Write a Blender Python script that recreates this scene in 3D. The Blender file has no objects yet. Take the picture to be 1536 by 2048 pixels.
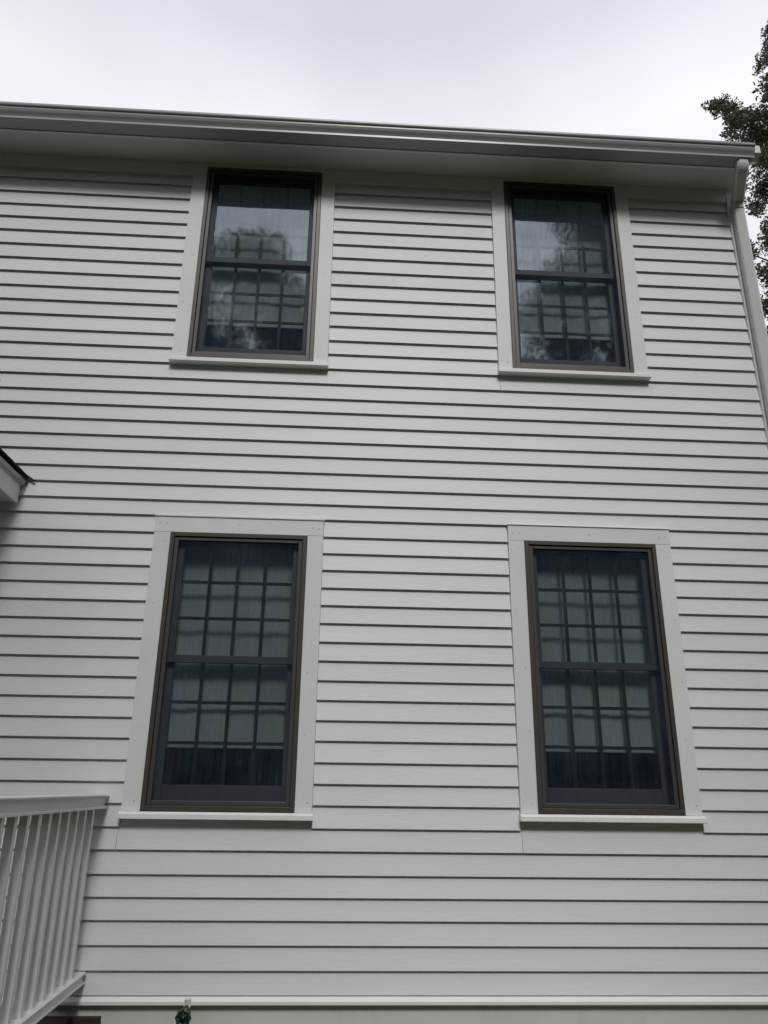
import bpy, bmesh, math, random
import numpy as np
from mathutils import Vector, Matrix

random.seed(7)
RNG = np.random.default_rng(11)
scene = bpy.context.scene
COL = scene.collection
R = math.radians

# ------------------------------------------------------------------ camera
CAM = Vector((0.0, -4.696, 1.009))
cam_data = bpy.data.cameras.new("camera")
cam = bpy.data.objects.new("camera", cam_data)
COL.objects.link(cam)
rt = Vector((0.99835828, -0.05596664, 0.01218522))
up = Vector((-0.03045697, -0.33854633, 0.94045667))
fw = Vector((0.04850894, 0.93928383, 0.33969511))
cam.matrix_world = Matrix(((rt.x, up.x, -fw.x, CAM.x), (rt.y, up.y, -fw.y, CAM.y),
                           (rt.z, up.z, -fw.z, CAM.z), (0, 0, 0, 1)))
cam_data.sensor_fit = 'VERTICAL'
cam_data.sensor_height = 24.0
cam_data.lens = 24.0 * 1540.0 / 2048.0
cam_data.clip_start = 0.05
cam_data.clip_end = 600
scene.camera = cam

# ------------------------------------------------------------------ sky and sun
SUN_EL, SUN_ROT = R(43), R(175)      # soft, behind the viewer
world = bpy.data.worlds.new("World")
scene.world = world
world.use_nodes = True
wt = world.node_tree
wt.nodes.clear()
w_out = wt.nodes.new("ShaderNodeOutputWorld")
w_bg = wt.nodes.new("ShaderNodeBackground")
w_sky = wt.nodes.new("ShaderNodeTexSky")
w_sky.sky_type = 'NISHITA'
w_sky.sun_disc = False
w_sky.sun_elevation = SUN_EL
w_sky.sun_rotation = SUN_ROT
w_sky.air_density = 1.0
w_sky.dust_density = 3.0
w_tc = wt.nodes.new("ShaderNodeTexCoord")
w_sep = wt.nodes.new("ShaderNodeSeparateXYZ")
w_ramp = wt.nodes.new("ShaderNodeValToRGB")        # cloud sheet: paler low down, greyer overhead
w_ramp.color_ramp.elements[0].position = 0.0
w_ramp.color_ramp.elements[0].color = (1.0, 1.0, 1.0, 1)
w_ramp.color_ramp.elements[1].position = 1.0
w_ramp.color_ramp.elements[1].color = (0.74, 0.75, 0.82, 1)
e = w_ramp.color_ramp.elements.new(0.705)
e.color = (1.0, 1.005, 1.05, 1)
e = w_ramp.color_ramp.elements.new(0.785)
e.color = (0.775, 0.778, 0.865, 1)
w_noise = wt.nodes.new("ShaderNodeTexNoise")
w_noise.inputs["Scale"].default_value = 2.2
w_noise.inputs["Detail"].default_value = 4
w_noise.inputs["Roughness"].default_value = 0.45
w_nr = wt.nodes.new("ShaderNodeMapRange")
w_nr.inputs["From Min"].default_value = 0.3
w_nr.inputs["From Max"].default_value = 0.7
w_nr.inputs["To Min"].default_value = 7.4
w_nr.inputs["To Max"].default_value = 9.5
w_mul = wt.nodes.new("ShaderNodeVectorMath")
w_mul.operation = 'SCALE'
w_mix = wt.nodes.new("ShaderNodeMix")
w_mix.data_type = 'RGBA'
w_mix.inputs[0].default_value = 0.94
wt.links.new(w_tc.outputs["Generated"], w_sep.inputs[0])
wt.links.new(w_sep.outputs["Z"], w_ramp.inputs["Fac"])
wt.links.new(w_tc.outputs["Generated"], w_noise.inputs["Vector"])
wt.links.new(w_noise.outputs["Fac"], w_nr.inputs["Value"])
wt.links.new(w_ramp.outputs["Color"], w_mul.inputs[0])
wt.links.new(w_nr.outputs["Result"], w_mul.inputs["Scale"])
wt.links.new(w_sky.outputs["Color"], w_mix.inputs[6])
wt.links.new(w_mul.outputs["Vector"], w_mix.inputs[7])
wt.links.new(w_mix.outputs[2], w_bg.inputs["Color"])
w_bg.inputs["Strength"].default_value = 0.1
wt.links.new(w_bg.outputs[0], w_out.inputs[0])

sun_data = bpy.data.lights.new("sun", 'SUN')
sun_data.energy = 1.35
sun_data.angle = R(13)
sun_data.color = (1.0, 0.985, 0.96)
sun = bpy.data.objects.new("sun", sun_data)
COL.objects.link(sun)
to_sun = Vector((math.sin(SUN_ROT) * math.cos(SUN_EL), math.cos(SUN_ROT) * math.cos(SUN_EL), math.sin(SUN_EL)))
sun.rotation_euler = to_sun.to_track_quat('Z', 'Y').to_euler()
sun.location = to_sun * 30

scene.view_settings.view_transform = 'Standard'
scene.view_settings.look = 'None'
scene.view_settings.exposure = 0.15
scene.view_settings.gamma = 1.0
scene.view_settings.use_curve_mapping = False
scene.cycles.max_bounces = 10
scene.cycles.transparent_max_bounces = 24
scene.cycles.diffuse_bounces = 5
scene.cycles.glossy_bounces = 4


# ------------------------------------------------------------------ material helpers
def new_mat(name):
    m = bpy.data.materials.new(name)
    m.use_nodes = True
    nt = m.node_tree
    b = nt.nodes["Principled BSDF"]
    return m, nt, b


def paint(name, col, rough=0.5, spec=0.35, var=0.05, scale=3.0, stretch=(1, 1, 1), grain=0.0, grain_scale=60,
          obj_var=0.0, dirt=None, dirt_amt=0.0):
    """Painted or plain surface: soft blotches, fine streaky relief, a little tone change from piece to piece."""
    m, nt, b = new_mat(name)
    N, L = nt.nodes, nt.links
    tc = N.new("ShaderNodeTexCoord")
    mp = N.new("ShaderNodeMapping")
    mp.inputs["Scale"].default_value = stretch
    L.new(tc.outputs["Object"], mp.inputs["Vector"])
    oi = N.new("ShaderNodeObjectInfo")
    add = N.new("ShaderNodeVectorMath")
    add.operation = 'ADD'
    sc = N.new("ShaderNodeVectorMath")
    sc.operation = 'SCALE'
    sc.inputs[0].default_value = (37.0, 11.0, 23.0)
    L.new(oi.outputs["Random"], sc.inputs["Scale"])
    L.new(mp.outputs["Vector"], add.inputs[0])
    L.new(sc.outputs["Vector"], add.inputs[1])
    n1 = N.new("ShaderNodeTexNoise")
    n1.inputs["Scale"].default_value = scale
    n1.inputs["Detail"].default_value = 5
    L.new(add.outputs["Vector"], n1.inputs["Vector"])
    mr = N.new("ShaderNodeMapRange")
    mr.inputs["From Min"].default_value = 0.3
    mr.inputs["From Max"].default_value = 0.7
    mr.inputs["To Min"].default_value = 1 - var
    mr.inputs["To Max"].default_value = 1 + var
    L.new(n1.outputs["Fac"], mr.inputs["Value"])
    ov = N.new("ShaderNodeMapRange")
    ov.inputs["To Min"].default_value = 1 - obj_var
    ov.inputs["To Max"].default_value = 1 + obj_var
    L.new(oi.outputs["Random"], ov.inputs["Value"])
    mu = N.new("ShaderNodeMath")
    mu.operation = 'MULTIPLY'
    L.new(mr.outputs["Result"], mu.inputs[0])
    L.new(ov.outputs["Result"], mu.inputs[1])
    cs = N.new("ShaderNodeVectorMath")
    cs.operation = 'SCALE'
    cs.inputs[0].default_value = col
    L.new(mu.outputs["Value"], cs.inputs["Scale"])
    last = cs.outputs["Vector"]
    if dirt:
        n3 = N.new("ShaderNodeTexNoise")
        n3.inputs["Scale"].default_value = scale * 2.3
        n3.inputs["Detail"].default_value = 8
        n3.inputs["Roughness"].default_value = 0.7
        L.new(add.outputs["Vector"], n3.inputs["Vector"])
        r3 = N.new("ShaderNodeMapRange")
        r3.inputs["From Min"].default_value = 0.55
        r3.inputs["From Max"].default_value = 0.8
        r3.inputs["To Max"].default_value = dirt_amt
        L.new(n3.outputs["Fac"], r3.inputs["Value"])
        mx = N.new("ShaderNodeMix")
        mx.data_type = 'RGBA'
        mx.inputs[7].default_value = (*dirt, 1)
        L.new(r3.outputs["Result"], mx.inputs[0])
        L.new(last, mx.inputs[6])
        last = mx.outputs[2]
    L.new(last, b.inputs["Base Color"])
    b.inputs["Roughness"].default_value = rough
    b.inputs["Specular IOR Level"].default_value = spec
    if grain:
        n2 = N.new("ShaderNodeTexNoise")
        n2.inputs["Scale"].default_value = grain_scale
        n2.inputs["Detail"].default_value = 3
        L.new(add.outputs["Vector"], n2.inputs["Vector"])
        bp = N.new("ShaderNodeBump")
        bp.inputs["Strength"].default_value = grain
        bp.inputs["Distance"].default_value = 0.004
        L.new(n2.outputs["Fac"], bp.inputs["Height"])
        L.new(bp.outputs["Normal"], b.inputs["Normal"])
    return m


M_BOARD = paint("board_paint", (0.730, 0.748, 0.752), 0.45, 0.3, 0.035, 1.6, (0.5, 1, 2.5), 0.25, 26, 0.028,
                (0.60, 0.59, 0.55), 0.25)
M_TRIM = paint("trim_paint", (0.760, 0.768, 0.755), 0.45, 0.3, 0.03, 2.5, (1, 1, 1), 0.08, 40, 0.015,
               (0.60, 0.57, 0.50), 0.2)
M_SILL = paint("sill_paint", (0.84, 0.84, 0.825), 0.4, 0.35, 0.03, 3.0, (1, 1, 1), 0.05, 40, 0.0, (0.62, 0.60, 0.54), 0.15)
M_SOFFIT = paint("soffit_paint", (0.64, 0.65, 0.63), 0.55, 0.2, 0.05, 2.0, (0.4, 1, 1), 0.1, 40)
M_GUTTER = paint("gutter_enamel", (0.35, 0.375, 0.36), 0.32, 0.5, 0.05, 1.2, (0.4, 1, 1), 0.05, 20, 0.0,
                 (0.45, 0.44, 0.38), 0.35)
M_PIPE = paint("downspout_enamel", (0.56, 0.58, 0.555), 0.35, 0.5, 0.05, 1.5, (1, 1, 0.5), 0.05, 20, 0.0,
               (0.45, 0.44, 0.38), 0.25)
M_VINYL = paint("rail_vinyl", (0.78, 0.77, 0.74), 0.38, 0.4, 0.03, 3.0, (1, 1, 1), 0.04, 30, 0.02,
                (0.60, 0.56, 0.48), 0.25)
M_BRONZE = paint("bronze_cladding", (0.064, 0.055, 0.045), 0.42, 0.45, 0.12, 3.0, (1, 1, 0.3), 0.05, 30)
M_SCREENFRAME = paint("screen_frame_metal", (0.066, 0.061, 0.057), 0.4, 0.5, 0.12, 4.0, (1, 1, 0.3), 0.0, 30)
M_SASH = paint("sash_paint", (0.062, 0.062, 0.066), 0.5, 0.3, 0.1, 4.0)
M_SHADE = paint("shade_fabric", (0.78, 0.83, 0.83), 0.9, 0.1, 0.12, 2.2, (1, 1, 0.7), 0.1, 30, 0.05)
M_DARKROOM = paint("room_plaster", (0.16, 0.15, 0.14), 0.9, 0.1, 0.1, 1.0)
M_SHINGLE = paint("asphalt_shingle", (0.028, 0.028, 0.03), 0.95, 0.1, 0.4, 30, (1, 1, 1), 0.6, 120, 0.2)
M_FLASH = paint("black_flashing", (0.015, 0.015, 0.017), 0.4, 0.5, 0.1, 5)
M_FOUND = paint("foundation_paint", (0.68, 0.69, 0.66), 0.6, 0.2, 0.06, 2.0, (1, 1, 1), 0.2, 50, 0.02,
                (0.40, 0.38, 0.33), 0.4)
M_DECK = paint("deck_stain", (0.040, 0.025, 0.022), 0.6, 0.3, 0.2, 4.0, (0.3, 1, 1), 0.4, 60, 0.15)
M_BRASS = paint("dark_brass", (0.06, 0.055, 0.035), 0.35, 0.5, 0.3, 25)
M_BRASS.node_tree.nodes["Principled BSDF"].inputs["Metallic"].default_value = 0.8
M_WHEEL = paint("green_enamel", (0.006, 0.022, 0.016), 0.3, 0.5, 0.3, 30)
M_PVC = paint("white_pipe", (0.72, 0.72, 0.68), 0.35, 0.4, 0.05, 10)
M_NAIL = paint("nail_filler", (0.42, 0.41, 0.38), 0.6, 0.2, 0.1, 10)
M_SEAM = paint("seam_caulk", (0.36, 0.36, 0.34), 0.8, 0.1, 0.1, 10)
M_BARK = paint("bark", (0.055, 0.045, 0.035), 0.9, 0.1, 0.35, 6, (1, 1, 0.2), 0.8, 20)


def leaf_mat(name, col, col2):
    m, nt, b = new_mat(name)
    N, L = nt.nodes, nt.links
    geo = N.new("ShaderNodeNewGeometry")
    cr = N.new("ShaderNodeValToRGB")
    cr.color_ramp.elements[0].color = (*col, 1)
    cr.color_ramp.elements[1].color = (*col2, 1)
    L.new(geo.outputs["Random Per Island"], cr.inputs["Fac"])
    L.new(cr.outputs["Color"], b.inputs["Base Color"])
    b.inputs["Roughness"].default_value = 0.45
    b.inputs["Specular IOR Level"].default_value = 0.4
    tr = N.new("ShaderNodeBsdfTranslucent")
    L.new(cr.outputs["Color"], tr.inputs["Color"])
    mx = N.new("ShaderNodeMixShader")
    mx.inputs[0].default_value = 0.2
    out = N["Material Output"]
    L.new(b.outputs[0], mx.inputs[1])
    L.new(tr.outputs[0], mx.inputs[2])
    L.new(mx.outputs[0], out.inputs[0])
    return m


M_LEAF = leaf_mat("oak_leaf", (0.048, 0.066, 0.040), (0.110, 0.142, 0.085))
M_LEAF_B = leaf_mat("maple_leaf", (0.030, 0.050, 0.020), (0.065, 0.095, 0.035))


def glass_mat():
    m = bpy.data.materials.new("coated_glass")
    m.use_nodes = True
    nt = m.node_tree
    N, L = nt.nodes, nt.links
    N.clear()
    out = N.new("ShaderNodeOutputMaterial")
    tr = N.new("ShaderNodeBsdfTransparent")
    tr.inputs["Color"].default_value = (0.88, 0.93, 0.91, 1)
    gl = N.new("ShaderNodeBsdfGlossy")
    gl.inputs["Color"].default_value = (0.74, 0.87, 1.0, 1)
    gl.inputs["Roughness"].default_value = 0.036
    # slow waviness of the pane bends the reflection
    tc = N.new("ShaderNodeTexCoord")
    ns = N.new("ShaderNodeTexNoise")
    ns.inputs["Scale"].default_value = 3.5
    ns.inputs["Detail"].default_value = 2
    bp = N.new("ShaderNodeBump")
    bp.inputs["Strength"].default_value = 0.05
    bp.inputs["Distance"].default_value = 0.02
    L.new(tc.outputs["Object"], ns.inputs["Vector"])
    L.new(ns.outputs["Fac"], bp.inputs["Height"])
    L.new(bp.outputs["Normal"], gl.inputs["Normal"])
    # same reflectance from either side of the pane: base coating plus Schlick rise at grazing angles
    ge = N.new("ShaderNodeNewGeometry")
    dt = N.new("ShaderNodeVectorMath")
    dt.operation = 'DOT_PRODUCT'
    L.new(ge.outputs["Incoming"], dt.inputs[0])
    L.new(ge.outputs["True Normal"], dt.inputs[1])
    ab = N.new("ShaderNodeMath")
    ab.operation = 'ABSOLUTE'
    L.new(dt.outputs["Value"], ab.inputs[0])
    om = N.new("ShaderNodeMath")
    om.operation = 'SUBTRACT'
    om.inputs[0].default_value = 1.0
    L.new(ab.outputs[0], om.inputs[1])
    pw = N.new("ShaderNodeMath")
    pw.operation = 'POWER'
    pw.inputs[1].default_value = 5.0
    L.new(om.outputs[0], pw.inputs[0])
    mr = N.new("ShaderNodeMapRange")
    mr.inputs["To Min"].default_value = 0.40
    mr.inputs["To Max"].default_value = 1.0
    L.new(pw.outputs[0], mr.inputs["Value"])
    mx = N.new("ShaderNodeMixShader")
    L.new(mr.outputs["Result"], mx.inputs[0])
    L.new(tr.outputs[0], mx.inputs[1])
    L.new(gl.outputs[0], mx.inputs[2])
    L.new(mx.outputs[0], out.inputs[0])
    return m


def screen_mat():
    """Insect mesh: dark threads with open holes, dusty vertical streaks."""
    m = bpy.data.materials.new("insect_mesh")
    m.use_nodes = True
    nt = m.node_tree
    N, L = nt.nodes, nt.links
    N.clear()
    out = N.new("ShaderNodeOutputMaterial")
    tr = N.new("ShaderNodeBsdfTransparent")
    df = N.new("ShaderNodeBsdfDiffuse")
    tc = N.new("ShaderNodeTexCoord")
    mp = N.new("ShaderNodeMapping")
    mp.inputs["Scale"].default_value = (70, 1, 3.0)
    L.new(tc.outputs["Object"], mp.inputs["Vector"])
    ns = N.new("ShaderNodeTexNoise")
    ns.inputs["Scale"].default_value = 1.0
    ns.inputs["Detail"].default_value = 4
    L.new(mp.outputs["Vector"], ns.inputs["Vector"])
    n2 = N.new("ShaderNodeTexNoise")
    n2.inputs["Scale"].default_value = 4.0
    n2.inputs["Detail"].default_value = 4
    L.new(tc.outputs["Object"], n2.inputs["Vector"])
    mul = N.new("ShaderNodeMath")
    mul.operation = 'MULTIPLY'
    L.new(ns.outputs["Fac"], mul.inputs[0])
    L.new(n2.outputs["Fac"], mul.inputs[1])
    mr = N.new("ShaderNodeMapRange")
    mr.inputs["From Min"].default_value = 0.12
    mr.inputs["From Max"].default_value = 0.40
    mr.inputs["To Min"].default_value = 0.20
    mr.inputs["To Max"].default_value = 0.40
    L.new(mul.outputs[0], mr.inputs["Value"])
    cr = N.new("ShaderNodeValToRGB")
    cr.color_ramp.elements[0].position = 0.15
    cr.color_ramp.elements[0].color = (0.032, 0.047, 0.078, 1)
    cr.color_ramp.elements[1].position = 0.45
    cr.color_ramp.elements[1].color = (0.072, 0.092, 0.130, 1)
    L.new(mul.outputs[0], cr.inputs["Fac"])
    L.new(cr.outputs["Color"], df.inputs["Color"])
    mx = N.new("ShaderNodeMixShader")
    L.new(mr.outputs["Result"], mx.inputs[0])
    L.new(tr.outputs[0], mx.inputs[1])
    L.new(df.outputs[0], mx.inputs[2])
    L.new(mx.outputs[0], out.inputs[0])
    return m


M_GLASS = glass_mat()
M_MESH = screen_mat()


def lawn_mat():
    m, nt, b = new_mat("lawn")
    N, L = nt.nodes, nt.links
    tc = N.new("ShaderNodeTexCoord")
    ns = N.new("ShaderNodeTexNoise")
    ns.inputs["Scale"].default_value = 1.5
    ns.inputs["Detail"].default_value = 8
    L.new(tc.outputs["Object"], ns.inputs["Vector"])
    cr = N.new("ShaderNodeValToRGB")
    cr.color_ramp.elements[0].position = 0.3
    cr.color_ramp.elements[0].color = (0.045, 0.060, 0.022, 1)
    cr.color_ramp.elements[1].position = 0.7
    cr.color_ramp.elements[1].color = (0.085, 0.105, 0.045, 1)
    L.new(ns.outputs["Fac"], cr.inputs["Fac"])
    L.new(cr.outputs["Color"], b.inputs["Base Color"])
    b.inputs["Roughness"].default_value = 0.9
    n2 = N.new("ShaderNodeTexNoise")
    n2.inputs["Scale"].default_value = 40
    L.new(tc.outputs["Object"], n2.inputs["Vector"])
    bp = N.new("ShaderNodeBump")
    bp.inputs["Distance"].default_value = 0.03
    L.new(n2.outputs["Fac"], bp.inputs["Height"])
    L.new(bp.outputs["Normal"], b.inputs["Normal"])
    return m


M_LAWN = lawn_mat()


# ------------------------------------------------------------------ mesh helpers
def link(name, mesh, parent=None):
    o = bpy.data.objects.new(name, mesh)
    COL.objects.link(o)
    if parent is not None:
        o.parent = parent
        o.matrix_parent_inverse = Matrix.Identity(4)
    return o


class MB:
    def __init__(self):
        self.v, self.f = [], []

    def box(self, x0, x1, y0, y1, z0, z1):
        b = len(self.v)
        self.v += [(x, y, z) for z in (z0, z1) for y in (y0, y1) for x in (x0, x1)]
        for q in ((0, 2, 3, 1), (4, 5, 7, 6), (0, 1, 5, 4), (2, 6, 7, 3), (0, 4, 6, 2), (1, 3, 7, 5)):
            self.f.append(tuple(b + i for i in q))
        return self

    def extrude_x(self, prof, x0, x1):
        """prof: (y, z) loop, counter-clockwise seen from +x."""
        b, n = len(self.v), len(prof)
        self.v += [(x0, y, z) for y, z in prof] + [(x1, y, z) for y, z in prof]
        self.f.append(tuple(b + i for i in reversed(range(n))))
        self.f.append(tuple(b + n + i for i in range(n)))
        for i in range(n):
            j = (i + 1) % n
            self.f.append((b + i, b + j, b + n + j, b + n + i))
        return self

    def extrude_y(self, prof, y0, y1):
        """prof: (x, z) loop."""
        b, n = len(self.v), len(prof)
        self.v += [(x, y0, z) for x, z in prof] + [(x, y1, z) for x, z in prof]
        self.f.append(tuple(b + i for i in range(n)))
        self.f.append(tuple(b + n + i for i in reversed(range(n))))
        for i in range(n):
            j = (i + 1) % n
            self.f.append((b + j, b + i, b + n + i, b + n + j))
        return self

    def tube(self, path, rad, seg=12, caps=True):
        path = [Vector(p) for p in path]
        b = len(self.v)
        n = len(path)
        rads = rad if isinstance(rad, (list, tuple)) else [rad] * n
        for i, p in enumerate(path):
            d = (path[min(i + 1, n - 1)] - path[max(i - 1, 0)]).normalized()
            a = Vector((0, 0, 1)) if abs(d.z) < 0.9 else Vector((1, 0, 0))
            s = d.cross(a).normalized()
            t = s.cross(d)
            for k in range(seg):
                an = 2 * math.pi * k / seg
                self.v.append(tuple(p + (s * math.cos(an) + t * math.sin(an)) * rads[i]))
        for i in range(n - 1):
            for k in range(seg):
                k2 = (k + 1) % seg
                self.f.append((b + i * seg + k, b + i * seg + k2, b + (i + 1) * seg + k2, b + (i + 1) * seg + k))
        if caps:
            self.f.append(tuple(b + k for k in reversed(range(seg))))
            self.f.append(tuple(b + (n - 1) * seg + k for k in range(seg)))
        return self

    def rect_pipe(self, path, w, d, chamfer=0.008):
        """Rectangular pipe along a path in the y-z plane; w across x, d across the path."""
        path = [Vector(p) for p in path]
        b, n = len(self.v), len(path)
        h = w / 2
        g = d / 2
        c = chamfer
        sec = [(-h + c, -g), (h - c, -g), (h, -g + c), (h, g - c), (h - c, g), (-h + c, g), (-h, g - c), (-h, -g + c)]
        for i, p in enumerate(path):
            d0 = (p - path[i - 1]).normalized() if i else None
            d1 = (path[i + 1] - p).normalized() if i < n - 1 else None
            dd = ((d0 or d1) + (d1 or d0)).normalized()
            k = 1.0
            if d0 and d1:
                k = 1.0 / max(0.5, dd.dot(d0))
            nrm = Vector((0, -dd.z, dd.y)) * k
            for sx, sn in sec:
                self.v.append(tuple(p + Vector((sx, 0, 0)) + nrm * sn))
        m = len(sec)
        for i in range(n - 1):
            for k in range(m):
                k2 = (k + 1) % m
                self.f.append((b + i * m + k, b + i * m + k2, b + (i + 1) * m + k2, b + (i + 1) * m + k))
        self.f.append(tuple(b + k for k in reversed(range(m))))
        self.f.append(tuple(b + (n - 1) * m + k for k in range(m)))
        return self

    def mesh(self, name, mat, smooth=False):
        me = bpy.data.meshes.new(name)
        me.from_pydata(self.v, [], self.f)
        me.materials.append(mat)
        bm = bmesh.new()
        bm.from_mesh(me)
        bmesh.ops.recalc_face_normals(bm, faces=bm.faces)
        bm.to_mesh(me)
        bm.free()
        if smooth:
            me.polygons.foreach_set("use_smooth", [True] * len(me.polygons))
        me.update()
        return me

    def build(self, name, mat, parent=None, bevel=0.0, smooth=False):
        o = link(name, self.mesh(name, mat, smooth), parent)
        if bevel:
            md = o.modifiers.new("edge", 'BEVEL')
            md.width = bevel
            md.segments = 2
            md.limit_method = 'ANGLE'
            md.angle_limit = R(40)
        return o


def box(name, mat, parent, x0, x1, y0, y1, z0, z1, bevel=0.0):
    return MB().box(x0, x1, y0, y1, z0, z1).build(name, mat, parent, bevel)


def empty(name, label, cat, loc=(0, 0, 0), rz=0.0, group=None):
    o = bpy.data.objects.new(name, None)
    COL.objects.link(o)
    o.location = loc
    o.rotation_euler = (0, 0, rz)
    o.empty_display_size = 0.2
    o["label"] = label
    o["category"] = cat
    if group:
        o["group"] = group
    return o


D0 = -CAM.y


def at_y(v, y, c=0.0):
    """A height (or width) read on the wall plane, moved along its sight line to depth y."""
    return c + (v - c) * (D0 + y) / D0


def zy(z, y):
    return at_y(z, y, CAM.z)


# ------------------------------------------------------------------ ground
GZ = -0.56
g = MB()
g.v = [(-200, -200, GZ), (200, -200, GZ), (200, 200, GZ), (-200, 200, GZ)]
g.f = [(0, 1, 2, 3)]
go = g.build("ground", M_LAWN)
go["kind"] = "structure"

# ------------------------------------------------------------------ house
house = empty("house", "white two storey clapboard house with four bronze framed windows", "house")
XL, XR = -5.2, 2.882          # left end of the wall, inner edge of the corner board
XC = 2.995                    # outside of the corner board
SOF = 5.47                    # underside of the eave

# board lines read off the wall, bottom edge of every course
Z_READ = [5.276, 5.153, 5.037, 4.923, 4.804, 4.685, 4.565, 4.45, 4.332, 4.215, 4.1, 3.981, 3.87, 3.752, 3.633, 3.518,
          3.414, 3.305, 3.192, 3.084, 2.968, 2.856, 2.747, 2.643, 2.528, 2.418, 2.308, 2.194, 2.083, 1.97, 1.855,
          1.741, 1.624, 1.508, 1.392, 1.276, 1.155, 1.038, 0.922, 0.801, 0.683, 0.561, 0.448, 0.336, 0.217, 0.098]
LIP = -0.0190
LINES = [zy(z, LIP) for z in Z_READ] + [-0.010]
FRIEZE_B = zy(5.378, -0.026)

# windows: frame rectangle on the wall plane, casing edges, casing head (None = runs up to the eave)
CAS_Y, FR_Y = -0.030, -0.036
WINS = []
for (x0, x1, z0, z1, c0, c1, ch) in ((-1.134, -0.265, 3.800, 5.462, -1.238, -0.163, None),
                                     (1.140, 2.010, 3.811, 5.474, 1.038, 2.108, None),
                                     (-1.107, -0.245, 0.884, 2.532, -1.211, -0.144, 2.635),
                                     (1.156, 2.021, 0.893, 2.542, 1.051, 2.120, 2.645)):
    WINS.append(dict(x0=at_y(x0, FR_Y), x1=at_y(x1, FR_Y), z0=zy(z0, FR_Y), z1=zy(z1, FR_Y),
                     c0=at_y(c0, CAS_Y), c1=at_y(c1, CAS_Y), ch=zy(ch, CAS_Y) if ch else None))

# structural wall with the four openings left free, plus side and back walls and the dark room behind
w = MB()
xs = sorted({XL, XC - 0.01} | {q for W in WINS for q in (W['x0'] + 0.01, W['x1'] - 0.01)})
zs = sorted({GZ, 5.75} | {q for W in WINS for q in (W['z0'] + 0.01, W['z1'] - 0.01)})
for i in range(len(xs) - 1):
    for j in range(len(zs) - 1):
        mx, mz = (xs[i] + xs[i + 1]) / 2, (zs[j] + zs[j + 1]) / 2
        if any(W['x0'] < mx < W['x1'] and W['z0'] < mz < W['z1'] for W in WINS):
            continue
        w.box(xs[i], xs[i + 1], 0.0, 0.14, zs[j], zs[j + 1])
w.build("wall", M_BOARD, house)
MB().box(XC - 0.15, XC - 0.01, 0.141, 7.5, GZ, 5.75).build("side_wall", M_BOARD, house)
MB().box(XL, XL + 0.14, 0.141, 7.5, GZ, 5.75).box(XL, XC - 0.01, 7.501, 7.64, GZ, 5.75).build("rear_wall", M_BOARD, house)
MB().box(XL + 0.15, XC - 0.16, 3.2, 3.25, 0.0, 5.6).box(XL + 0.15, XC - 0.16, 0.145, 7.4, 2.66, 2.9) \
    .box(XL + 0.15, XC - 0.16, 0.145, 7.4, -0.1, 0.0).box(XL + 0.15, XC - 0.16, 0.145, 7.4, 5.5, 5.6) \
    .build("room_shell", M_DARKROOM, house)


# clapboards, each a bevelled board whose butt laps over the one below
def clapboard(n, x0, x1, z_low=None, z_high=None, z0=None, z1=None):
    zb = LINES[n] if z0 is None else z0
    zt = (LINES[n - 1] if n > 0 else FRIEZE_B) if z1 is None else z1
    dz = random.uniform(-0.0008, 0.0008)
    zb += dz
    tail = 0.022
    prof = [(LIP + 0.0012, zb), (LIP, zb + 0.0014), (-0.0022, zt), (-0.0014, zt + tail), (-0.0004, zt + tail),
            (-0.0058, zb + 0.0075)]
    o = MB().extrude_x(prof, x0, x1).build("clapboard", M_BOARD, house)
    return o


def spans(z_lo, z_hi):
    """free stretches of wall at this height"""
    cuts = []
    for W in WINS:
        top = W['ch'] if W['ch'] else SOF + 1
        if z_lo < top - 0.02 and z_hi > W['z0'] - 0.02:
            cuts.append((W['c0'], W['c1']))
    cuts.sort()
    out, x = [], XL
    for a, b in cuts:
        out.append((x, a - 0.002))
        x = b + 0.002
    out.append((x, XR))
    return out


JOINTS = {15: [-2.34], 18: [-2.44], 14: [1.038], 40: [-1.211, 1.051]}
for n in range(len(LINES)):
    zb = LINES[n]
    zt = LINES[n - 1] if n else FRIEZE_B
    for a, b in spans(zb + 0.012, zt - 0.012):
        pts = [a] + [x for x in JOINTS.get(n, []) if a + 0.05 < x < b - 0.05] + [b]
        for k in range(len(pts) - 1):
            p0 = pts[k] + (0.0012 if k else 0)
            p1 = pts[k + 1] - (0.0012 if k < len(pts) - 2 else 0)
            clapboard(n, p0, p1)

# filler strip above the upper boards between the casings
edges = [XL] + [q for W in WINS[:2] for q in (W['c0'], W['c1'])] + [XR]
for k in range(0, 6, 2):
    box("frieze_board", M_TRIM, house, edges[k], edges[k + 1], -0.026, -0.0005, FRIEZE_B, SOF, 0.0015)

# corner board, water table and foundation
box("corner_board", M_TRIM, house, XR + 0.001, XC, -0.030, -0.0005, -0.008, SOF, 0.002)
MB().box(XC - 0.0005, XC + 0.02, -0.030, 0.09, -0.008, SOF).build("corner_board", M_TRIM, house)
MB().extrude_x([(0.0, -0.0505), (-0.040, -0.0505), (-0.042, -0.0465), (-0.042, -0.0330), (-0.008, -0.0125), (0.0, -0.0125)],
               XL, XC + 0.012).build("water_table", M_SILL, house)
for a, b in ((XL, -1.222), (-1.2195, XC)):
    box("foundation_panel", M_FOUND, house, a, b, -0.006, -0.0005, GZ, -0.051)

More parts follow.
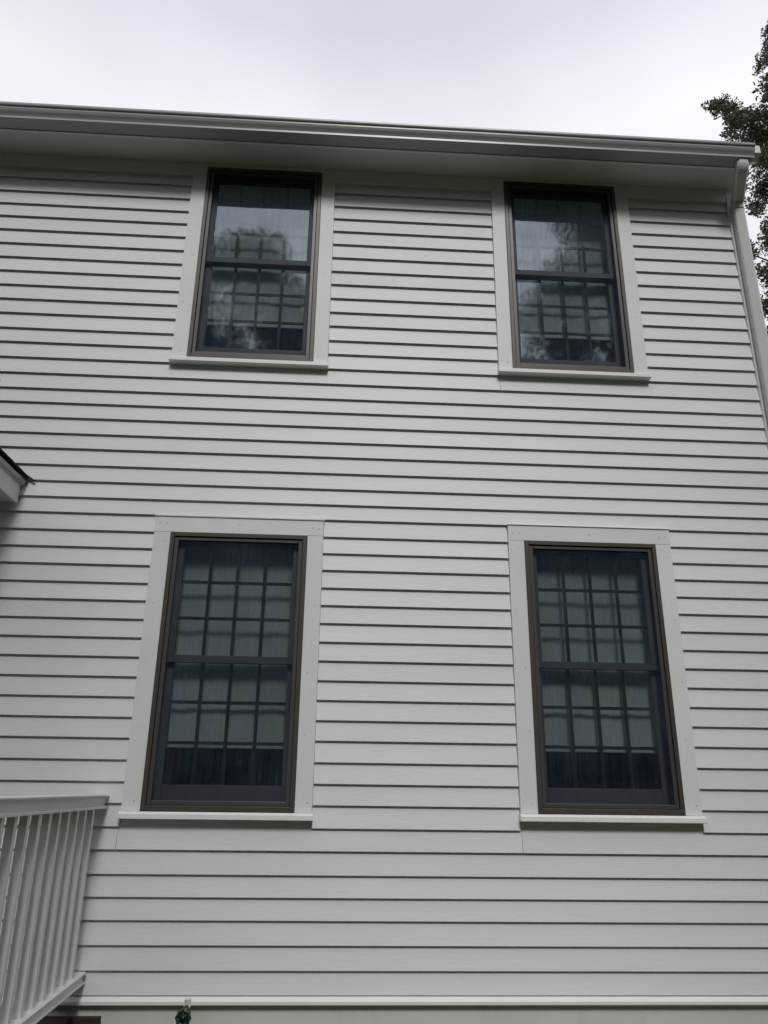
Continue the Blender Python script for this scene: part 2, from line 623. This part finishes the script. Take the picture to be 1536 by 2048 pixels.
# eave: soffit, fascia, gutter, roof
GX1 = 2.944
box("soffit", M_SOFFIT, house, XL, 2.957, -0.236, -0.001, SOF, SOF + 0.018)
box("fascia", M_TRIM, house, XL, 2.957, -0.256, -0.2365, SOF - 0.006, SOF + 0.20, 0.002)
gut = [(-0.262, 5.4700), (-0.352, 5.4700), (-0.357, 5.4665), (-0.365, 5.4665), (-0.3655, 5.4820), (-0.372, 5.4940),
       (-0.384, 5.5110), (-0.391, 5.5280), (-0.392, 5.5440), (-0.401, 5.5460), (-0.4045, 5.5530), (-0.4040, 5.5680),
       (-0.396, 5.5720), (-0.388, 5.5650), (-0.386, 5.5480), (-0.380, 5.5200), (-0.361, 5.4920), (-0.355, 5.4780),
       (-0.268, 5.4780), (-0.268, 5.5720), (-0.262, 5.5720)]
gutter = MB().extrude_x(list(reversed(gut)), XL, GX1).build("gutter", M_GUTTER, house)
cap = gut[:13] + [(-0.262, 5.572)]
MB().extrude_x(list(reversed(cap)), GX1 + 0.0003, GX1 + 0.004).build("end_cap", M_GUTTER, gutter)
# roof plane with rows of shingles running up from the gutter
PIT = R(33)
dirv = Vector((0, math.cos(PIT), math.sin(PIT)))
nrm = Vector((0, -math.sin(PIT), math.cos(PIT)))
RZ = 5.628
o0 = Vector((0, -0.30, RZ))
rf = MB()
q = [o0, o0 + dirv * 5.0, o0 + dirv * 5.0 + nrm * 0.03, o0 + nrm * 0.03]
rf.extrude_x([(p.y, p.z) for p in reversed(q)], XL, XC - 0.02)
q2 = [Vector((0, 8.1, RZ)), Vector((0, 8.1, RZ + .03)), Vector((0, q[1].y, q[1].z + 0.034)), Vector((0, q[1].y, q[1].z))]
rf.extrude_x([(p.y, p.z) for p in q2], XL, XC - 0.02)
roof = rf.build("roof", M_SHINGLE, house)
# rake: trim along the gable slope with a plumb cut at the eave
rk = [(-0.25, RZ + 0.075), (o0.y + dirv.y * 5.0, o0.z + dirv.z * 5.0 - .003), (o0.y + dirv.y * 5.0, o0.z + dirv.z * 5.0 - .13),
      (-0.19, RZ - 0.030), (-0.25, RZ + 0.006)]
MB().extrude_x(list(reversed(rk)), XC - 0.018, XC + 0.088).build("rake_board", M_TRIM, house)
gw = MB()
gw.extrude_x([(0.145, 5.752), (7.6, 5.752), (q[1].y, q[1].z - 0.1)], XC - 0.15, XC - 0.01)
gw.build("gable_wall", M_BOARD, house)

# downspout: outlet under the gutter, two elbows, long pipe over the corner board
DX = 2.934
DO = 2.870
dsp = MB().rect_pipe([(DX, -0.064, 5.285), (DX, -0.064, GZ + 0.15)], 0.078, 0.052).build("downspout", M_PIPE, house)
bend = [(DO, -0.322, 5.4685), (DO, -0.322, 5.440)]
for k in range(1, 6):                      # upper bend
    t = R(66) * k / 5
    bend.append((DO, -0.322 + 0.055 * (1 - math.cos(t)), 5.440 - 0.055 * math.sin(t)))
for k in range(5):                         # lower bend
    t = R(66) * (1 - k / 4)
    bend.append((DX, -0.066 - 0.055 * (1 - math.cos(t)), 5.272 + 0.055 * math.sin(t)))
bend += [(DX, -0.066, 5.250)]
MB().rect_pipe(bend, 0.090, 0.062, 0.014).build("elbow", M_PIPE, dsp)
for z in (2.3, 0.6):
    MB().box(DX - 0.060, DX + 0.050, -0.0935, -0.0905, z, z + 0.022).box(DX - 0.062, DX - 0.0395, -0.0905, -0.0305, z, z + 0.022) \
        .build("strap", M_PIPE, dsp)


# ------------------------------------------------------------------ windows
def ring(x0, x1, z0, z1, wl, wr, wb, wt_, y0, y1):
    return MB().box(x0, x0 + wl, y0, y1, z0, z1).box(x1 - wr, x1, y0, y1, z0, z1) \
        .box(x0 + wl, x1 - wr, y0, y1, z0, z0 + wb).box(x0 + wl, x1 - wr, y0, y1, z1 - wt_, z1)


def window(W, idx, shade_rel, label):
    x0, x1, z0, z1 = W['x0'], W['x1'], W['z0'], W['z1']
    fr = ring(x0, x1, z0, z1, 0.026, 0.026, 0.028, 0.026, FR_Y, 0.10).build("window", M_BRONZE, house, 0.002)
    fr["label"] = label
    a0, a1, b0, b1 = x0 + 0.0285, x1 - 0.0285, z0 + 0.0305, z1 - 0.0285
    ring(a0, a1, b0, b1, 0.024, 0.024, 0.024, 0.022, -0.026, -0.012).build("screen_frame", M_SCREENFRAME, fr, 0.002)
    s = MB()
    s.v = [(a0 + .02, -0.018, b0 + .02), (a1 - .02, -0.018, b0 + .02), (a1 - .02, -0.018, b1 - .02), (a0 + .02, -0.018, b1 - .02)]
    s.f = [(0, 1, 2, 3)]
    s.build("insect_screen", M_MESH, fr)
    gx0, gx1 = x0 + 0.086, x1 - 0.086
    inx0, inx1 = x0 + 0.0265, x1 - 0.0265
    # (glass bottom, glass top, sash bottom, sash top, front, back)
    for (gb, gt, sb, st, y0, y1) in ((z0 + .876, z0 + 1.560, z0 + .832, z1 - .0265, .020, .052),
                                     (z0 + .139, z0 + .836, z0 + .0285, z0 + .874, .055, .087)):
        sash = ring(inx0, inx1, sb, st, gx0 - inx0, inx1 - gx1, gb - sb, st - gt, y0, y1).build("sash", M_SASH, fr, 0.002)
        yg = (y0 + y1) / 2 - 0.004
        p = MB()
        p.v = [(gx0 - .004, yg, gb - .004), (gx1 + .004, yg, gb - .004), (gx1 + .004, yg, gt + .004), (gx0 - .004, yg, gt + .004)]
        p.f = [(0, 1, 2, 3)]
        p.build("pane", M_GLASS, fr)
        for k in range(1, 4):
            xm = gx0 + (gx1 - gx0) * k / 4
            box("muntin", M_SASH, fr, xm - .010, xm + .010, yg + .003, yg + .013, gb, gt)
        for k in range(1, 3):
            zm = gb + (gt - gb) * k / 3
            box("muntin", M_SASH, fr, gx0, gx1, yg + .0032, yg + .0128, zm - .0095, zm + .0095)
    # roller shade hanging inside, hem bar at the bottom
    zs_ = z0 + shade_rel
    sh = MB()
    nx = 24
    for k in range(nx + 1):
        x = x0 + 0.045 + (x1 - x0 - 0.09) * k / nx
        dy = 0.0035 * math.sin(k * 1.3 + idx * 2) + 0.002 * math.sin(k * 0.4 + idx)
        sh.v += [(x, 0.125 + dy, zs_ + 0.012), (x, 0.122 + dy * .4, z1 - 0.02)]
    for k in range(nx):
        sh.f.append((2 * k, 2 * k + 2, 2 * k + 3, 2 * k + 1))
    sh.build("roller_shade", M_SHADE, fr, smooth=True)
    box("hem_bar", M_SHADE, fr, x0 + 0.043, x1 - 0.043, 0.117, 0.130, zs_ - 0.012, zs_ + 0.012, 0.003)
    # casing boards and sill
    c0, c1, ch = W['c0'], W['c1'], W['ch']
    top = zy(ch, 0) if False else (ch - 0.104 if ch else SOF - 0.0005)
    box("casing_board", M_TRIM, fr, c0, x0 - 0.0012, CAS_Y, -0.0005, z0 - 0.002, top, 0.0015)
    box("casing_board", M_TRIM, fr, x1 + 0.0012, c1, CAS_Y, -0.0005, z0 - 0.002, top, 0.0015)
    if ch:
        box("casing_board", M_TRIM, fr, c0, c1, CAS_Y - 0.0008, -0.0005, z1 + 0.0012, ch - 0.002, 0.0015)
        MB().extrude_x([(0, ch - .0015), (-.036, ch - .0015), (-.038, ch + .0015), (-.034, ch + .0045), (0, ch + .0085)],
                       c0 - 0.004, c1 + 0.004).build("drip_cap", M_SILL, fr)
    else:
        box("casing_board", M_TRIM, fr, x0 - 0.001, x1 + 0.001, CAS_Y, -0.0005, z1 + 0.0012, SOF - 0.0005, 0.0015)
    zt = z0 - 0.0028
    sy = -0.063
    prof = [(0.0, zt), (-0.046, zt - 0.0015), (-0.050, zt - 0.005), (-0.050, zt - 0.010), (sy + .002, zt - 0.0115), (sy, zt - 0.0135),
            (sy, zt - 0.0375), (sy + .003, zt - 0.0400), (0.0, zt - 0.0400)]
    MB().extrude_x(list(reversed(prof)), c0 - 0.006, c1 + 0.006).build("sill", M_SILL, fr)
    # filled nail holes dotted down the casings
    nh = MB()

    def dimple(x, z, r=0.0042, y=CAS_Y - 0.0006):
        b = len(nh.v)
        for k in range(8):
            an = k * math.pi / 4
            nh.v.append((x + r * math.cos(an), y - (0.001 if ch and z > top else 0), z + r * math.sin(an)))
        nh.f.append(tuple(b + k for k in range(8)))
    for sx in ((c0 + x0) / 2, (c1 + x1) / 2):
        z = z0 + 0.05
        while z < top - 0.03:
            dimple(sx + random.uniform(-.022, .022), z, random.uniform(.003, .0048))
            z += random.uniform(0.34, 0.42)
    if ch:
        for xx in (c0 + .03, c0 + .075, (c0 + c1) / 2, c1 - .07, c1 - .03):
            dimple(xx, ch - .052 + random.uniform(-.01, .01))
    d = nh.build("nail_holes", M_NAIL, fr)
    d["kind"] = "stuff"
    return fr


window(WINS[0], 0, .372, "upper left window mirroring pale sky and tree tops")
window(WINS[1], 1, .372, "upper right window mirroring a dark leafy tree")
window(WINS[2], 2, .357, "lower left window with pale shade behind the grid")
window(WINS[3], 3, .357, "lower right window with pale shade behind the grid")

# ------------------------------------------------------------------ porch roof at the left edge
proof = empty("porch_roof", "small dark shingled porch roof with white fascia jutting from the wall", "porch roof", (0, 0, 0))
EX, FB, FT = -2.075, 2.683, 2.812
RX = -3.25
ML = -0.80
box("fascia", M_TRIM, proof, EX - 0.02, EX, ML, -0.022, FB, FT, 0.002)
box("fascia", M_TRIM, proof, 2 * RX - EX, 2 * RX - EX + 0.02, ML, -0.022, FB, FT, 0.002)
MB().extrude_y([(EX + .001, FT - .012), (EX + .024, FT - .002), (EX + .028, FT + .022), (EX + .001, FT + .030)], ML, -0.022) \
    .build("drip_edge", M_GUTTER, proof)
box("soffit", M_SOFFIT, proof, 2 * RX - EX + 0.021, EX - 0.021, ML + 0.02, -0.022, FB + 0.006, FB + 0.02)
MB().extrude_y([(EX - .03, FT), (2 * RX - EX + .03, FT), (RX, FT + 0.62)], ML, ML + 0.03).build("gable_panel", M_TRIM, proof)
sl = math.tan(R(30))
rise = (EX + 0.05 - RX) * sl
for s in (1, -1):
    for k in range(11):
        u0, u1 = k / 11, (k + 1) / 11 + 0.02
        xa = RX + s * (EX + 0.042 - RX) * (1 - u0)
        xb = RX + s * (EX + 0.042 - RX) * (1 - min(u1, 1))
        za, zb_ = FT + 0.032 + rise * u0, FT + 0.032 + rise * min(u1, 1)
        MB().extrude_y([(xa, za + .006), (xb, zb_), (xb, zb_ + .010), (xa, za + .022)], ML - 0.03, -0.022) \
            .build("shingle_course", M_SHINGLE, proof)
MB().extrude_y([(EX + .085, FT + .018), (EX + .085, FT + .030), (RX, FT + .030 + (EX + .085 - RX) * sl + .05),
                (RX, FT + .018 + (EX + .085 - RX) * sl)], -0.0285, -0.0218).build("wall_flashing", M_FLASH, proof)
for x in (EX - 0.12, 2 * RX - EX + 0.12):
    box("post", M_VINYL, proof, x - .05, x + .05, ML + 0.06, ML + 0.16, -0.088, FB, 0.004)

# ------------------------------------------------------------------ porch deck and railing
deck = empty("porch_deck", "dark red brown porch deck below the white railing", "deck", (0, 0, 0))
box("rim_board", M_DECK, deck, -4.6, -1.172, -0.075, -0.045, -0.30, -0.094, 0.002)
box("rim_board", M_DECK, deck, -1.36, -1.33, -2.12, -0.076, -0.30, -0.124, 0.002)
for k in range(15):
    y1 = -0.076 - k * 0.138
    box("deck_board", M_DECK, deck, -4.6, -1.318, y1 - 0.132, y1, -0.122, -0.090, 0.003)
for x in (-4.5, -1.4):
    box("deck_post", M_DECK, deck, x - .045, x + .045, -2.10, -2.01, GZ, -0.123)

rail = empty("porch_railing", "white vinyl porch railing with square balusters", "railing", (-1.281, 0.0, 0.0), R(1.34))


def rail_prof(o, cx, w_top, zt, w_web, zb, w_lip, lip):
    h, k, l = w_top / 2, w_web / 2, w_lip / 2
    return [(cx - h, zt - .004), (cx - h + .006, zt), (cx + h - .006, zt), (cx + h, zt - .004), (cx + h, zt - .010), (cx + k, zt - .017),
            (cx + k, zb + lip + .005), (cx + l, zb + lip), (cx + l, zb), (cx - l, zb), (cx - l, zb + lip), (cx - k, zb + lip + .005),
            (cx - k, zt - .017), (cx - h, zt - .010)]


CX = -0.044
LEN = -1.95
MB().extrude_y(rail_prof(0, CX, .098, .968, .056, .894, .086, .011), LEN, -0.024).build("top_rail", M_VINYL, rail, 0.0015)
MB().extrude_y(rail_prof(0, CX, .084, .100, .056, .044, .080, .008), LEN, -0.024).build("bottom_rail", M_VINYL, rail, 0.0015)
bal = MB().box(-.0165, .0165, -.0165, .0165, .0985, .8955).mesh("baluster", M_VINYL)
for k in range(13):
    o = link("baluster", bal, rail)
    o.location = (CX + .004, -0.205 - 0.1395 * k if k else -0.200, 0)
box("newel_post", M_VINYL, rail, CX - .05, CX + .05, LEN - 0.101, LEN - 0.001, -0.088, 0.972, 0.004)

# ------------------------------------------------------------------ hose spigot below the water table
sp = empty("hose_spigot", "dark green wheeled hose spigot under the white ledge of the wall", "spigot", (-0.748, 0, -0.030))
MB().tube([(0.006, -0.0065, -.018), (0.006, -0.060, -.016)], 0.018, 16).build("pipe_sleeve", M_PVC, sp, smooth=False)
MB().tube([(0.006, -0.046, -.012), (0.0058, -0.0475, 0.012)], [0.0165, 0.0175], 16).build("vacuum_breaker", M_PVC, sp)
MB().tube([(0.004, -0.050, -.026), (0.002, -0.085, -.036), (0.0, -0.098, -.052)], [.015, .019, .013], 12) \
    .tube([(0.001, -0.080, -.036), (0.001, -0.094, -.070), (0.001, -0.098, -.100)], [.014, .013, .015], 12) \
    .tube([(-.024, -0.074, -.034), (.026, -0.074, -.034)], .010, 8).build("valve_body", M_BRASS, sp)
wh = MB()
axis = Vector((-0.05, -0.92, 0.20)).normalized()
s_ = axis.cross(Vector((0, 0, 1))).normalized()
t_ = s_.cross(axis)
c_ = Vector((0.0, -0.112, -.058))
nseg, sec = 48, 8
for k in range(nseg):
    an = 2 * math.pi * k / nseg
    rr = 0.0300 + 0.0028 * math.cos(8 * an)
    cc = c_ + (s_ * math.cos(an) + t_ * math.sin(an)) * rr
    out = (s_ * math.cos(an) + t_ * math.sin(an))
    for j in range(sec):
        b_ = 2 * math.pi * j / sec
        wh.v.append(tuple(cc + out * .0095 * math.cos(b_) + axis * .0085 * math.sin(b_)))
for k in range(nseg):
    for j in range(sec):
        k2, j2 = (k + 1) % nseg, (j + 1) % sec
        wh.f.append((k * sec + j, k2 * sec + j, k2 * sec + j2, k * sec + j2))
for k in range(4):
    an = k * math.pi / 4
    dv = (s_ * math.cos(an) + t_ * math.sin(an)) * 0.028
    wh.tube([c_ - dv, c_ + dv], .0065, 6)
wh.tube([c_ - axis * .02, c_ + axis * .010], .014, 10)
wh.build("handwheel", M_WHEEL, sp, smooth=True)


# ------------------------------------------------------------------ trees
def leaves_mesh(name, clumps, per, size, mat, seed, elong=2.0, flat=0.4):
    """Folded leaf-sized faces scattered through many small clumps (centre, radius)."""
    rng = np.random.default_rng(seed)
    cen = np.array([c for c, r in clumps], float)
    rad = np.array([r for c, r in clumps], float)
    wgt = rad ** 2
    n = int(per)
    pick = rng.choice(len(cen), n, p=wgt / wgt.sum())
    d = rng.normal(size=(n, 3))
    d /= np.linalg.norm(d, axis=1)[:, None]
    rr = rng.random(n) ** 0.45
    P = cen[pick] + d * (rad[pick] * rr)[:, None] * np.array([1, 1, 0.8])
    ax = rng.normal(size=(n, 3))
    ax[:, 2] = ax[:, 2] * 0.6 - 0.35
    ax /= np.linalg.norm(ax, axis=1)[:, None]
    nn = rng.normal(size=(n, 3))
    nn[:, 2] += flat
    sd = np.cross(ax, nn)
    sd /= np.linalg.norm(sd, axis=1)[:, None]
    nn = np.cross(sd, ax)
    L = size * (0.65 + 0.7 * rng.random(n))[:, None]
    Wd = L / elong / 2
    fold = nn * (L * 0.10)
    V = np.empty((n, 4, 3))
    V[:, 0] = P - ax * L / 2
    V[:, 1] = P + sd * Wd + fold
    V[:, 2] = P + ax * L / 2
    V[:, 3] = P - sd * Wd + fold
    me = bpy.data.meshes.new(name)
    me.vertices.add(n * 4)
    me.vertices.foreach_set("co", V.reshape(-1))
    idx = np.arange(n * 4).reshape(n, 4)
    tris = np.stack([idx[:, [0, 1, 2]], idx[:, [0, 2, 3]]], 1).reshape(-1)
    me.loops.add(len(tris))
    me.loops.foreach_set("vertex_index", tris.astype(np.int32))
    me.polygons.add(n * 2)
    me.polygons.foreach_set("loop_start", np.arange(0, n * 6, 3, dtype=np.int32))
    me.polygons.foreach_set("loop_total", np.full(n * 2, 3, dtype=np.int32))
    me.materials.append(mat)
    me.update(calc_edges=True)
    me.validate()
    return me


def limbs(b, start, targets, r0, rng):
    for t in targets:
        t = Vector(t)
        mid = start.lerp(t, 0.5) + Vector((rng.uniform(-.3, .3), rng.uniform(-.3, .3), rng.uniform(0.1, .5)))
        b.tube([start, start.lerp(mid, .5) + Vector((0, 0, .1)), mid, mid.lerp(t, .6), t], [r0, r0 * .8, r0 * .6, r0 * .35, r0 * .12], 7, False)


# the tree whose edge shows behind the corner of the house
rng_t = random.Random(5)
TX, TY = 10.6, 7.0
tree = empty("oak_tree", "leafy green tree rising beyond the downspout corner of the house", "tree", (TX, TY, GZ))
K = (TY - CAM.y) / (6.0 - CAM.y)          # seen edge was read at y = 6


def edge(x, z, dy=0.0, r=0.4):
    f = (TY + dy - CAM.y) / (6.0 - CAM.y)
    return ((x * f - TX, dy, CAM.z + (z - CAM.z) * f - GZ), r * f)


cl = []
for (x, z, r) in ((6.68, 13.15, .16), (6.80, 13.32, .15), (6.95, 13.26, .16), (7.10, 13.06, .22), (6.84, 12.98, .16), (6.58, 13.10, .09),
                  (7.00, 12.74, .22), (7.32, 12.92, .26), (7.26, 12.5, .30), (7.62, 13.0, .30), (7.02, 12.38, .18), (7.6, 12.55, .34),
                  (6.86, 12.52, .12), (8.26, 15.25, .28), (8.10, 14.78, .24), (7.92, 14.46, .20), (7.80, 14.30, .13), (8.2, 14.25, .32),
                  (7.96, 13.86, .24), (7.82, 13.64, .16), (8.15, 13.5, .3), (7.36, 12.05, .26), (7.7, 12.1, .32), (7.46, 11.62, .28),
                  (7.28, 11.22, .24), (7.62, 11.3, .32), (7.16, 10.85, .22), (7.36, 10.55, .26), (7.20, 10.18, .26), (7.50, 9.9, .32),
                  (7.12, 9.60, .26), (7.34, 9.25, .3), (7.06, 8.85, .30), (7.35, 8.5, .36), (7.02, 8.25, .3), (7.0, 7.6, .35), (6.9, 7.0, .4),
                  (6.75, 6.3, .4), (7.02, 11.62, .16), (6.98, 11.2, .14), (6.90, 9.9, .16)):
    for j in range(3):
        cl.append(edge(x + rng_t.uniform(-.13, .13), z + rng_t.uniform(-.13, .13), rng_t.uniform(-.8, .8), r * rng_t.uniform(.55, .95)))
n_edge = len(cl)
while len(cl) < n_edge + 150:             # the bulk of the crown beyond the frame
    v = Vector((rng_t.uniform(-1, 1), rng_t.uniform(-1, 1), rng_t.uniform(-1, 1)))
    if v.length > 1 or v.length < .35:
        continue
    c = Vector((0.3 + v.x * 3.0, v.y * 3.0, 11.5 + v.z * 6.6))
    s_img = (c.x + TX) / (TY + c.y - CAM.y)
    if s_img < 0.76:
        continue
    cl.append((tuple(c), rng_t.uniform(.45, .85)))
cm = leaves_mesh("crown", cl[:n_edge], 26000, .066, M_LEAF, 3)
link("crown", cm, tree)
cm2 = leaves_mesh("crown", cl[n_edge:], 75000, .10, M_LEAF, 4)
link("crown", cm2, tree)
tb = MB()
tb.tube([(0, 0, -.1), (.05, .02, 2.5), (-.08, .05, 6), (.05, -.05, 10), (.1, 0, 14), (.2, .1, 17)], [.34, .27, .23, .17, .10, .03], 12, False)
tips = [c for c, r in cl[:n_edge:11]] + [c for c, r in cl[n_edge::7]]
for t in tips:
    t = Vector(t)
    h = max(3.0, t.z - 1.2 - 0.35 * math.hypot(t.x, t.y))
    limbs(tb, Vector((0.03, 0, h)), [t], .07, rng_t)
tb.build("trunk", M_BARK, tree, smooth=True)

# trees across the lawn behind the viewer: the windows mirror them
rng_b = random.Random(21)
bc = []
while len(bc) < 120:
    v = Vector((rng_b.uniform(-1, 1), rng_b.uniform(-1, 1), rng_b.uniform(-1, 1)))
    if .3 < v.length < 1:
        bc.append(((v.x * 3.6, v.y * 3.4, 9.8 + v.z * 6.2), rng_b.uniform(.5, 1.0)))
back_crown = leaves_mesh("crown", bc, 110000, .11, M_LEAF_B, 8)
bt = MB()
bt.tube([(0, 0, -.1), (.1, 0, 3), (-.1, .1, 7), (.1, 0, 11), (.1, .1, 15)], [.32, .26, .2, .13, .03], 10, False)
for c, r in bc[::6]:
    t = Vector(c)
    limbs(bt, Vector((0, 0, max(2.5, t.z - 1.5 - .35 * math.hypot(t.x, t.y)))), [t], .07, rng_b)
back_trunk = bt.mesh("trunk", M_BARK, True)
BACK = ((9.6, -14.5, 1.32, 0.3, "broad dark tree mirrored in the upper right window"),
        (1.4, -19.0, 0.90, 1.9, "rounded tree mirrored low between the two upper windows"),
        (-4.4, -16.5, 1.16, 3.1, "rounded tree top mirrored against the sky in the upper left window"),
        (-15.5, -10.0, 1.10, 4.4, "tall tree mirrored at the left side of the lower left window"),
        (13.5, -15.0, 1.15, 5.2, "tall tree mirrored at the right side of the lower right window"))
for x, y, s, rz, lab in BACK:
    t = empty("maple_tree", lab, "tree", (x, y, GZ), rz, "trees mirrored in the windows")
    t.scale = (s, s, s)
    link("crown", back_crown, t)
    link("trunk", back_trunk, t)

# the wood that closes the yard behind and beside the viewer, one mass of foliage
wc = []
while len(wc) < 1300:
    an = rng_b.uniform(R(168), R(372))
    rr = rng_b.uniform(22, 33)
    hh = rng_b.random() ** 1.25 * (14.5 + 2.5 * math.sin(an * 9) + 1.5 * math.sin(an * 23 + 1))
    wc.append(((rr * math.cos(an), rr * math.sin(an) + 1.0, hh), rng_b.uniform(.9, 1.8)))
while len(wc) < 2100:
    an, rr = rng_b.uniform(R(168), R(372)), rng_b.uniform(24, 34)
    wc.append(((rr * math.cos(an), rr * math.sin(an) + 1.0, rng_b.uniform(0.2, 5.0)), rng_b.uniform(.9, 1.7)))
for k in range(700):
    an, rr = rng_b.uniform(R(235), R(330)), rng_b.uniform(25, 35)
    wc.append(((rr * math.cos(an), rr * math.sin(an) + 1.0, rng_b.uniform(0.2, 12.0)), rng_b.uniform(1.0, 1.7)))
wm = leaves_mesh("woodland", wc, 430000, .44, M_LEAF_B, 31, 1.7)
wo = link("woodland", wm)
wo.location = (0, 0, GZ)
wo["kind"] = "stuff"
wo["label"] = "dark mass of woods mirrored low in the window glass"
wo["category"] = "woods"
